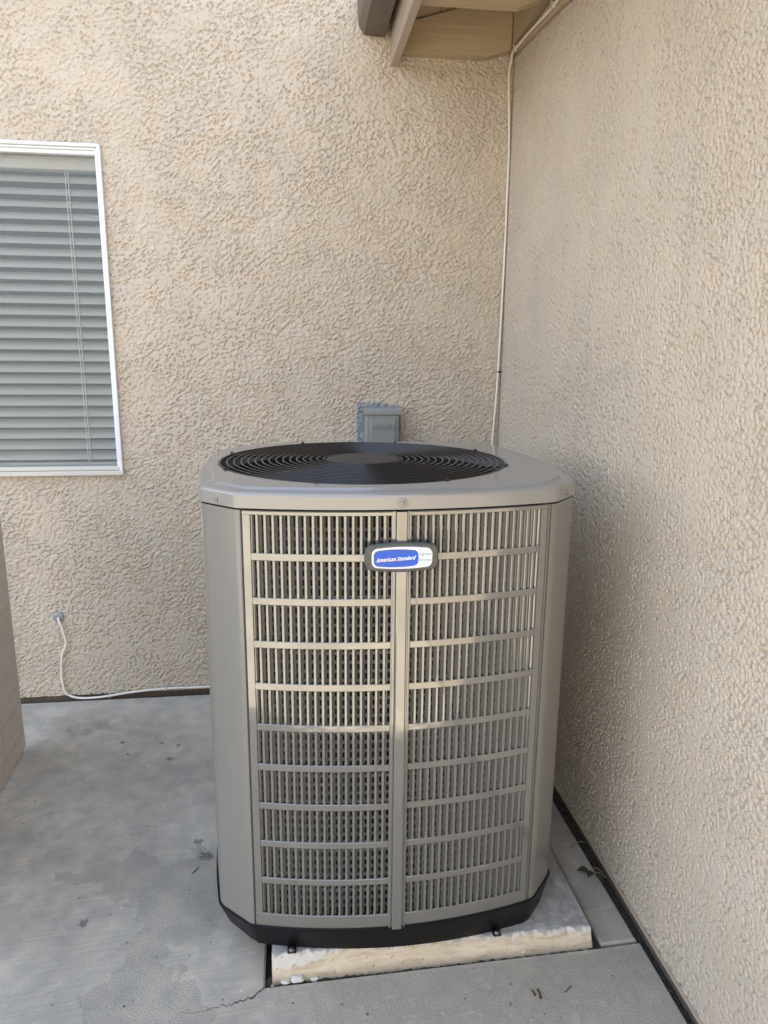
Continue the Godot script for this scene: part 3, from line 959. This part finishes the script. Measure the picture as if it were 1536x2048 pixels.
func build_condenser() -> void:
	var ac := thing("air_conditioner", "tall taupe outdoor air conditioning condenser with louvred sides in the corner", "air conditioner", Vector3(AX, 0, AZ))
	# four grilles
	grille_panel(FL, FN, FB, ac, 0.0)
	grille_panel(SL, SN, SB, ac, PI / 2.0)
	grille_panel(FL, FN, FB, ac, PI)
	grille_panel(SL, SN, SB, ac, -PI / 2.0)
	# corner posts: plain sheets wrapped round each corner, with a turned-in flange at either side
	var full := outline(0.0)
	var per := 35
	for side in 4:
		var pts := []
		for i in range(24, 36):
			pts.append(full[(side * per + i) % full.size()])
		var a0: Vector3 = pts[0]
		var a1: Vector3 = pts[1]
		var z0: Vector3 = pts[-1]
		var z1: Vector3 = pts[-2]
		pts[0] = a0 + (a1 - a0).normalized() * 0.0025
		pts[-1] = z0 + (z1 - z0).normalized() * 0.0025
		var inward := func(p: Vector3) -> Vector3: return Vector3(-p.x, 0, -p.z).normalized()
		pts.push_front(pts[0] + inward.call(pts[0]) * 0.016)
		pts.push_back(pts[-1] + inward.call(pts[-1]) * 0.016)
		var s := ST()
		var m := pts.size()
		var nn := []
		for i in m - 1:
			nn.append((pts[i + 1] - pts[i]).cross(Vector3.UP).normalized() * -1.0)
		for i in m - 1:
			var na: Vector3 = nn[i]
			var nb: Vector3 = nn[i]
			if i > 1 and i < m - 2:
				na = (nn[i] + nn[i - 1]).normalized()
			if i >= 1 and i < m - 3:
				nb = (nn[i] + nn[i + 1]).normalized()
			nquad(s, pts[i] + Vector3.UP * YB, pts[i] + Vector3.UP * YT, pts[i + 1] + Vector3.UP * YT, pts[i + 1] + Vector3.UP * YB, na, na, nb, nb)
		part("corner_post", s.commit(), M.post, ac)
	# dark liner behind the seams, and the coil behind the grilles
	var st := ST()
	loft(st, [at_y(outline(-0.0165), YB - 0.01), at_y(outline(-0.0165), YB + 0.02)], [])
	part("seam_liner", st.commit(), M.dark, ac)
	st = ST()
	loft(st, [at_y(outline(-0.0165), YT - 0.006), at_y(outline(-0.0165), YT + 0.008)], [])
	part("seam_liner", st.commit(), M.dark, ac)
	var cc := ST()
	loft(cc, [at_y(outline(-0.062), YB), at_y(outline(-0.062), YT - 0.02)], [])
	part("coil_core", cc.commit(), M.coil, ac)
	var tb := ST()
	var ol := outline(-0.048)
	var thin := []
	for i in range(0, ol.size(), 3):
		thin.append(ol[i])
	for i in 44:
		var pp := []
		for p in thin:
			pp.append(p + Vector3.UP * (YB + 0.018 + i * 0.0205))
		tube(tb, pp, 0.0042, 5, true)
	var tubes := part("coil_tubes", tb.commit(), M.copper, ac)
	tubes.set_meta("kind", "stuff")
	# base pan
	var bp := ST()
	var b0 := outline(-0.015)
	var bot := PackedVector3Array()
	var inn := PackedVector3Array()
	for p in b0:
		var y := 0.0475 - 0.009 * (p.x / 0.4)
		# the skirt is stepped at the left front corner
		if p.z > 0.2 and p.z < 0.36 and p.x < -0.27:
			y += 0.012 if p.x < -0.335 else (0.006 if p.x < -0.31 else 0.0)
		bot.append(Vector3(p.x, y, p.z))
		inn.append(Vector3(p.x * 0.9, y + 0.004, p.z * 0.9))
	loft(bp, [inn, bot, at_y(outline(0.004), YB - 0.004), at_y(outline(0.0045), YB - 0.0005), at_y(outline(0.002), YB + 0.001), at_y(outline(-0.012), YB + 0.0012)], [])
	part("base_pan", bp.commit(), M.black, ac)
	# bolted hold-down tabs
	for p in [Vector3(-0.232, 0.0535, 0.383), Vector3(0.242, 0.042, 0.378)]:
		part("hold_down_tab", box_mesh(p + Vector3(-0.010, -0.001, -0.02), p + Vector3(0.010, 0.0035, 0.009), 0.0015), M.black, ac)
		var bo := ST()
		lathe(bo, [Vector2(0.0085, 0.0), Vector2(0.0085, 0.004), Vector2(0.006, 0.009), Vector2(0.0, 0.011)], Transform3D(Basis.IDENTITY, p + Vector3(0, 0.003, 0.003)), 12)
		part("bolt", bo.commit(), M.bolt, ac)
	part("weep_slot", box_mesh(Vector3(-0.2345, 0.096, 0.380), Vector3(-0.2245, 0.110, 0.3862), 0.002), M.box, ac)
	# lid
	var ld := ST()
	var lo := outline(0.0040)
	var n := lo.size()
	var layers := [[-1.0, 0.0, 1.0665], [0.0, 0.0, 1.0675], [0.0, 0.0, 1.0925], [0.0, 0.0014, 1.0958], [0.0, 0.0042, 1.0978], [0.0, 0.0085, 1.0988], [1.0, 0.030, 1.0996], [1.0, 0.032, 1.0998], [1.0, 0.0345, 1.1018], [1.0, 0.037, 1.1042], [1.0, 0.040, 1.1046]]
	var rings := []
	var skirt := PackedVector3Array()
	for p in lo:
		skirt.append(Vector3(p.x * 0.985, 1.0665, p.z * 0.985))
	rings.append(skirt)
	for l in layers.slice(1):
		var ring := PackedVector3Array()
		for p in lo:
			var d := Vector3(p.x - RC.x, 0, p.z - RC.z)
			var dist := d.length() - 0.362
			var o: float = l[1]
			if l[0] > 0.5:
				o = minf(1.0, dist * 0.86 / 0.043) * o
			ring.append(Vector3(RC.x, l[2], RC.z) + d.normalized() * (d.length() - o))
		rings.append(ring)
	for l in [[0.360, 1.1052], [0.354, 1.1050], [0.3515, 1.1035], [0.3505, 1.100], [0.3505, 1.06]]:
		var ring := PackedVector3Array()
		for p in lo:
			var d := Vector3(p.x - RC.x, 0, p.z - RC.z).normalized()
			ring.append(Vector3(RC.x, l[1], RC.z) + d * l[0])
		rings.append(ring)
	loft(ld, rings, [])
	var lid := part("lid", ld.commit(), M.lid, ac)
	for q in [[Vector3(0.0, 1.080, 0.4150), 0.0], [Vector3(-0.358, 1.079, 0.3340), -0.81], [Vector3(0.360, 1.079, 0.3320), 0.81]]:
		var sc := ST()
		var xf := Transform3D(Basis(Vector3.UP, q[1]) * Basis(Vector3.RIGHT, Vector3.BACK, Vector3.DOWN), q[0])
		lathe(sc, [Vector2(0.0098, -0.001), Vector2(0.0095, 0.0012), Vector2(0.0078, 0.0016)], xf, 20)
		lathe(sc, [Vector2(0.0078, 0.0016), Vector2(0.0070, 0.0006), Vector2(0.0048, 0.0006)], xf, 20)
		part("screw_dimple", sc.commit(), M.lid, lid)
		var sh := ST()
		lathe(sh, [Vector2(0.0048, 0.0006), Vector2(0.0046, 0.0034), Vector2(0.0026, 0.0040), Vector2(0.0016, 0.0022), Vector2(0.0, 0.0022)], xf, 6)
		part("screw_head", sh.commit(), M.steel, lid)
	# fan guard
	var gd := Node3D.new()
	gd.name = "fan_guard"
	gd.position = RC + Vector3(0, 1.104, 0)
	ac.add_child(gd, true)
	for i in 16:
		var r := 0.0975 + i * 0.01675
		var w := ST()
		var pp := []
		var segs := 72 + i * 3
		for k in segs:
			var a := TAU * k / segs
			pp.append(Vector3(r * cos(a), 0.003 * (1.0 - r / 0.35), r * sin(a)))
		tube(w, pp, 0.0021, 6, true)
		part("ring_wire", w.commit(), M.wire, gd)
	for k in 8:
		var a := deg_to_rad(21.0 + 45.0 * k)
		var d := Vector3(cos(a), 0, sin(a))
		var w := ST()
		tube(w, [d * 0.07 + Vector3(0, -0.0025, 0), d * 0.356 + Vector3(0, -0.0045, 0)], 0.0024, 6)
		part("spoke_wire", w.commit(), M.wire, gd)
		var c := ST()
		cbox(c, Vector3(-0.004, -0.002, -0.0045), Vector3(0.007, 0.003, 0.0045), 0.0012, Transform3D(Basis(Vector3.UP, -a), d * 0.352))
		cbox(c, Vector3(-0.0028, 0.0032, -0.0028), Vector3(0.0028, 0.006, 0.0028), 0.001, Transform3D(Basis(Vector3.UP, -a), d * 0.354))
		part("clip", done(c), M.wire, gd)
	var hb := ST()
	lathe(hb, [Vector2(0.0915, -0.006), Vector2(0.0925, 0.000), Vector2(0.090, 0.0035), Vector2(0.080, 0.0045), Vector2(0.0, 0.005)], Transform3D.IDENTITY, 48)
	part("hub_cap", hb.commit(), M.hub, gd)
	# fan below: motor, three blades, dark shroud and floor
	var fan := Node3D.new()
	fan.name = "fan"
	fan.position = RC + Vector3(0, 1.02, 0)
	ac.add_child(fan, true)
	var mo := ST()
	lathe(mo, [Vector2(0.075, -0.12), Vector2(0.075, 0.04), Vector2(0.06, 0.06), Vector2(0.0, 0.065)], Transform3D.IDENTITY, 32)
	part("motor", mo.commit(), M.dark, fan)
	for k in 3:
		var bs := ST()
		var a0 := deg_to_rad(-30.0 + 120.0 * k)
		for i in 8:
			for j in 8:
				var f := func(ii: int, jj: int) -> Vector3:
					var r := 0.06 + 0.275 * ii / 8.0
					var sw := deg_to_rad(78.0) * (jj / 8.0 - 0.5) + 0.5 * ii / 8.0
					return Vector3(r * cos(a0 + sw), 0.035 * (jj / 8.0 - 0.5) * 2.0, r * sin(a0 + sw))
				bs.set_smooth_group(1)
				quad(bs, f.call(i, j), f.call(i + 1, j), f.call(i + 1, j + 1), f.call(i, j + 1))
		part("blade", done(bs), M.blade, fan)
	var sd := ST()
	lathe(sd, [Vector2(0.349, 1.07), Vector2(0.349, 0.90)], Transform3D(Basis.IDENTITY, RC), 64)
	part("shroud", sd.commit(), M.dark, ac)
	part("pan_floor", box_mesh(Vector3(-0.33, 0.10, -0.33), Vector3(0.33, 0.108, 0.33), 0.0), M.dark, ac)
	# badge on the centre rib
	var bd := Node3D.new()
	bd.name = "badge"
	bd.position = Vector3(-0.0015, 0.975, 0.4185)
	ac.add_child(bd, true)
	badge_plate(bd, 0.0722, 0.0296, 0.017, 0.010, 0.0, M.badge, "plate")
	badge_plate(bd, 0.0595, 0.0222, 0.006, 0.0035, 0.0092, M.label, "label_field")
	var bf := badge_plate(bd, 0.0438, 0.0180, 0.004, 0.0012, 0.0126, M.blue, "blue_field")
	bf.position += Vector3(-0.0122, 0.0, 0.0)
	var it := SystemFont.new()
	it.font_names = PackedStringArray(["Droid Sans"])
	it.font_weight = 700
	var o := part("lettering", lettering("American Standard", it, 0.0084, 0.0006), M.letter, bd)
	o.transform = Transform3D(Basis(Vector3(0.98, 0.05, 0), Vector3(0.42, 1.25, 0), Vector3(0, 0, 1)), Vector3(-0.0122, -0.0010, 0.0148))
	var sf := SystemFont.new()
	sf.font_names = PackedStringArray(["Droid Serif"])
	var o2 := part("lettering", lettering("Silver", sf, 0.0088, 0.0006), M.greyletter, bd)
	o2.position = Vector3(0.0448, 0.0070, 0.0131)
	var o3 := part("lettering", lettering("Series", sf, 0.0088, 0.0006), M.greyletter, bd)
	o3.position = Vector3(0.0448, -0.0045, 0.0131)

# plate with bowed long sides, rounded corners and a slightly domed face
func badge_plate(parent: Node3D, hx: float, hy: float, bow: float, depth: float, z: float, m: Material, called: String) -> MeshInstance3D:
	var poly := PackedVector2Array()
	var r := minf(hy * 0.55, 0.016)
	var bo := hy * 0.12
	for c in [[1, 1], [-1, 1], [-1, -1], [1, -1]]:
		var a0 := atan2(c[1], c[0]) - PI / 4.0
		for i in 7:
			var a: float = a0 + PI / 2.0 * i / 6.0
			poly.append(Vector2(c[0] * (hx - r) + r * cos(a), c[1] * (hy - bo - r) + r * sin(a)))
		if c[0] == c[1]:
			for i in range(1, 6):
				var t: float = i / 6.0
				var x: float = c[0] * (hx - r) * (1.0 - 2.0 * t)
				poly.append(Vector2(x, c[1] * (hy - bo + bo * (1.0 - pow(x / (hx - r), 2.0)))))
	var s := ST()
	s.set_smooth_group(-1)
	var n := poly.size()
	var b := minf(depth * 0.45, 0.003)
	for i in n:
		var j := (i + 1) % n
		var P := func(v: Vector2, k: float, zz: float) -> Vector3: return Vector3(v.x * (hx - k) / hx, v.y * (hy - k) / hy, zz)
		quad(s, P.call(poly[i], 0.0, z), P.call(poly[i], 0.0, z + depth - b), P.call(poly[j], 0.0, z + depth - b), P.call(poly[j], 0.0, z))
		quad(s, P.call(poly[i], 0.0, z + depth - b), P.call(poly[i], b, z + depth), P.call(poly[j], b, z + depth), P.call(poly[j], 0.0, z + depth - b))
		tri(s, P.call(poly[i], b, z + depth), Vector3(0, 0, z + depth), P.call(poly[j], b, z + depth))
	return part(called, done(s), m, parent)

# ---------------------------------------------------------------- pad and litter
func build_pad() -> void:
	# concrete pad, its front rendered beige, the top bare and grey with chipped edges
	var N := 300
	var nf := noise(SX, 30.0, 4, 61)
	var ng := noise(SX, 7.0, 3, 62)
	var np := noise(FastNoiseLite.TYPE_CELLULAR, 60.0, 1, 63)
	var x0 := -0.882
	var x1 := -0.126
	var z0 := 0.62
	var zf := func(x: float) -> float: return 1.407 - 0.010 * (x - x0) / (x1 - x0)
	var top := func(x: float) -> float: return 0.0535 - 0.0165 * (x - x0) / (x1 - x0)
	var s := ST()
	s.set_smooth_group(1)
	# rows: from the foot of the face up, over the edge, to the back of the top
	var rows := 104
	var grid := []
	var cols := []
	for j in rows + 1:
		var line := []
		var cl := []
		for i in N + 1:
			var x := lerpf(x0, x1, float(i) / N)
			var ed := minf(x - x0, x1 - x)
			var tp: float = top.call(x)
			var zz: float = zf.call(x)
			var p := Vector3.ZERO
			var rough := nf.get_noise_2d(x, j * 0.01)
			if j <= 30:
				var y := lerpf(-0.02, tp, j / 30.0)
				p = Vector3(x, y, zz + 0.017 * sstep(tp, -0.01, y) + 0.0014 * nf.get_noise_2d(x, y))
				if np.get_noise_2d(x, y) < -0.955:
					p.z -= 0.002
				# chips along the arris
				var chip := sstep(0.1, 0.45, ng.get_noise_2d(x * 2.2, 3.0) + 0.3 * rough)
				var dy := tp - y
				p.z -= 0.003 * sstep(0.006, 0.0, dy) + 0.007 * chip * sstep(0.016, 0.003, dy)
			else:
				var t := pow((j - 30) / float(rows - 30), 1.6)
				p = Vector3(x, tp + 0.0014 * nf.get_noise_2d(x, t * 2.0), lerpf(zz - 0.008, z0, t))
			p.x += (0.004 if x < -0.5 else -0.004) * sstep(0.01, 0.0, ed)
			line.append(p)
			# colours: beige render on the face, worn to grey and white near the arris
			var beige := Color(0.62, 0.53, 0.39) * (1.0 + 0.12 * ng.get_noise_2d(x, p.y * 4.0) + 0.10 * rough)
			var rust := sstep(0.05, 0.5, ng.get_noise_2d(x * 1.5 + 4.0, p.y * 12.0))
			beige = beige.lerp(Color(0.47, 0.36, 0.24), rust * 0.6)
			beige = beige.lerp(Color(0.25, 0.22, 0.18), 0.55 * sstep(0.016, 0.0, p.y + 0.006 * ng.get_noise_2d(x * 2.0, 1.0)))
			var grey := Color(0.36, 0.35, 0.33) * (1.0 + 0.30 * nf.get_noise_2d(x, p.z) + 0.25 * ng.get_noise_2d(x, p.z * 1.5))
			var pale := Color(0.64, 0.62, 0.57)
			var down := tp - p.y if j <= 30 else -(zz - p.z) * 0.5
			var rag := 0.006 * nf.get_noise_2d(x * 1.4, p.y * 1.4 + p.z)
			var bare := sstep(0.007, 0.001, down + rag + 0.004 * ng.get_noise_2d(x * 3.0, 2.0))
			var col := beige.lerp(grey, bare)
			# the render has come off in white scabs along the arris, most at the left end
			var reach := 0.003 + 0.022 * sstep(0.17, 0.05, x - x0) + 0.007 * sstep(0.3, 0.7, ng.get_noise_2d(x * 1.7, 7.0) + 0.35 * sstep(0.5, 0.62, x - x0))
			var chalk := sstep(0.004, -0.002, absf(down + rag * 1.6 - 0.5 * reach - 0.002) - 0.5 * reach) * sstep(-0.25, 0.1, nf.get_noise_2d(x * 1.3, p.y * 1.3) + 0.5 * sstep(0.2, 0.05, x - x0))
			col = col.lerp(pale, chalk * 0.9)
			if j > 30:
				col = col.lerp(pale, 0.4 * sstep(0.2, 0.5, nf.get_noise_2d(x * 0.7, p.z * 0.7)))
			if j <= 30 and np.get_noise_2d(x, p.y) < -0.955:
				col = col * 0.35
			col.a = 1.0
			cl.append(col)
		grid.append(line)
		cols.append(cl)
	for j in rows:
		for i in N:
			for q in [[j, i], [j + 1, i], [j + 1, i + 1], [j, i], [j + 1, i + 1], [j, i + 1]]:
				s.set_color(cols[q[0]][q[1]])
				s.add_vertex(grid[q[0]][q[1]])
	# the two sides
	for i in [0, N]:
		for j in rows:
			var a: Vector3 = grid[j][i]
			var b: Vector3 = grid[j + 1][i]
			s.set_color(cols[j][i])
			quad(s, a, b, Vector3(b.x, -0.05, b.z), Vector3(a.x, -0.05, a.z))
	var pm := bumped(mat(Color.WHITE, 0.9), ntex(noise(SX, 0.09, 3, 64), 256), 0.12, 12.0)
	pm.vertex_color_use_as_albedo = true
	var pad := part("equipment_pad", done(s), pm, self)
	tag(pad, "low concrete pad with chipped beige front under the condenser", "concrete pad")
	# soil in the joints round the pad
	var d := ST()
	d.set_smooth_group(1)
	var nd := noise(SX, 40.0, 3, 65)
	var strip := func(a: Vector2, b: Vector2, wv: Vector2, y: float, n: int) -> void:
		var m := 4
		for i in n:
			for j in m:
				var f := func(ii: int, jj: int) -> Vector3:
					var p := a.lerp(b, float(ii) / n) + wv * (float(jj) / m)
					return Vector3(p.x, y + 0.007 * nd.get_noise_2d(p.x * 1.3, p.y * 1.3), p.y)
				quad(d, f.call(i, j), f.call(i, j + 1), f.call(i + 1, j + 1), f.call(i + 1, j))
	strip.call(Vector2(-0.90, 1.405), Vector2(-0.10, 1.392), Vector2(0, 0.032), -0.007, 260)
	strip.call(Vector2(-0.895, 0.6), Vector2(-0.895, 1.43), Vector2(0.014, 0), -0.026, 200)
	strip.call(Vector2(-0.127, 0.02), Vector2(-0.127, 1.42), Vector2(0.022, 0), -0.014, 300)
	strip.call(Vector2(-0.030, 0.02), Vector2(-0.016, 1.9), Vector2(0.036, 0), -0.008, 400)
	var soil := part("joint_soil", done(d), M.dirt, self)
	soil.set_meta("kind", "stuff")
	tag(soil, "dark soil filling the joints round the concrete pad", "soil")
	# loose white bits in the front joint
	var rng := RandomNumberGenerator.new()
	rng.seed = 8
	var bits := [[Vector3(-0.822, -0.001, 1.424), 0.013, "broken white chip of render, largest in the joint before the pad"], [Vector3(-0.848, -0.004, 1.426), 0.0085, "small white chip left of the largest one in the front joint"], [Vector3(-0.785, -0.005, 1.423), 0.008, "small grey-white chip right of the largest one in the front joint"], [Vector3(-0.301, -0.001, 1.410), 0.008, "white chip in the front joint near the pad's right end"], [Vector3(-0.878, -0.012, 1.424), 0.005, "tiny white chip in the dark joint at the pad's left corner"]]
	for b in bits:
		var p := ST()
		p.set_smooth_group(-1)
		var r: float = b[1]
		var ring := []
		for k in 3:
			var y: float = [-0.35, 0.15, 0.55][k] * r
			var q := []
			for i in 7:
				var a := TAU * (i + rng.randf() * 0.5) / 7.0
				var rr: float = r * [0.9, 1.0, 0.6][k] * rng.randf_range(0.75, 1.2)
				q.append(Vector3(rr * cos(a) * 1.35, y + r * rng.randf_range(-0.1, 0.1), rr * sin(a) * 0.8))
			ring.append(q)
		for k in 2:
			for i in 7:
				quad(p, ring[k][i], ring[k + 1][i], ring[k + 1][(i + 1) % 7], ring[k][(i + 1) % 7])
		for i in range(1, 6):
			tri(p, ring[2][0], ring[2][i + 1], ring[2][i])
		var o := part("stone_chip", done(p), M.stone, self)
		o.position = b[0] + Vector3(0, r * 0.3, 0)
		tag(o, b[2], "stone chip", "white chips in the joint before the pad")
	# wilted weed growing from the wall joint
	var wd := thing("weed", "wilted dark green weed lying across the strip beside the right wall", "weed", Vector3(-0.004, 0.004, 1.185))
	for st in [[Vector3(0, 0, 0), Vector3(-0.02, 0.012, -0.004), Vector3(-0.040, 0.006, 0.0)], [Vector3(0.0, 0.0, 0.02), Vector3(-0.016, 0.010, 0.012), Vector3(-0.036, 0.005, 0.006)], [Vector3(0.0, 0.0, -0.12), Vector3(-0.02, 0.008, -0.115), Vector3(-0.05, 0.004, -0.10)]]:
		var t := ST()
		tube(t, curve(st, 0.004), 0.0013, 5)
		part("stem", t.commit(), M.stem, wd)
	for lf in [[Vector3(-0.040, 0.006, 0.0), Vector3(-0.030, 0, -0.006), 0.012], [Vector3(-0.034, 0.007, 0.006), Vector3(-0.018, 0, 0.016), 0.011], [Vector3(-0.026, 0.007, 0.012), Vector3(0.004, 0, 0.040), 0.007]]:
		var t := ST()
		t.set_smooth_group(1)
		var c: Vector3 = lf[0]
		var ax: Vector3 = lf[1]
		var sdv: Vector3 = ax.cross(Vector3.UP).normalized() * lf[2]
		var nseg := 7
		for i in nseg:
			var f := func(ii: int, e: float) -> Vector3:
				var u := float(ii) / nseg
				return c + ax * u + sdv * e * sin(PI * pow(u, 0.8)) + Vector3.UP * (0.004 * sin(PI * u) + 0.003 * absf(e))
			for e in [-1.0, 0.0]:
				quad(t, f.call(i, e), f.call(i + 1, e), f.call(i + 1, e + 1.0), f.call(i, e + 1.0))
		part("leaf", done(t), M.leaf, wd)
	# dry bits on the apron
	var tw := [[Vector3(-0.313, 0.002, 1.513), Vector3(-0.310, 0.002, 1.527), 0.0022, "short brown twig on the front apron, left of a close pair"], [Vector3(-0.299, 0.002, 1.512), Vector3(-0.300, 0.002, 1.535), 0.0024, "short brown twig on the front apron, right of a close pair"], [Vector3(-0.243, 0.0015, 1.527), Vector3(-0.222, 0.0015, 1.512), 0.0010, "thin dark twig on the front apron nearest the right wall"], [Vector3(-1.098, 0.0015, 1.06), Vector3(-1.085, 0.0015, 1.035), 0.0012, "thin dark twig on the paving left of the condenser"]]
	for t in tw:
		var b := ST()
		tube(b, [t[0], t[0].lerp(t[1], 0.5) + Vector3(0.0012, 0.0004, 0), t[1]], t[2], 5)
		var o := part("twig", b.commit(), M.twig, self)
		tag(o, t[3], "twig", "twigs lying on the paving")

# ---------------------------------------------------------------- what stands behind the viewer and is mirrored in the paint
func build_surroundings() -> void:
	var w := thing("garden_wall", "tan block wall across the yard behind the viewer", "wall", Vector3(0, 0, 7.2))
	part("wall_core", box_mesh(Vector3(-6, -0.05, 0), Vector3(3, 1.9, 0.2), 0.01), M.blockwall, w)
	part("coping", box_mesh(Vector3(-6, 1.902, -0.03), Vector3(3, 1.96, 0.23), 0.01), M.blockwall, w)
	var h := thing("house_body", "house body behind the back wall and beyond the right wall", "house")
	part("upper_floor", box_mesh(Vector3(-6, 0.0, -6.0), Vector3(0.14, BACK_TOP - 0.01, -1.3), 0.0), M.blockwall, h)
	part("roof", box_mesh(Vector3(-6.2, BACK_TOP + 0.002, -6.2), Vector3(0.3, BACK_TOP + 0.1, 0.02), 0.0), M.roof, h)

func _ready() -> void:
	setup_view()
	materials()
	build_ground()
	build_walls()
	build_eave()
	build_gate()
	build_condenser()
	build_wall_fittings()
	build_pad()
	build_surroundings()
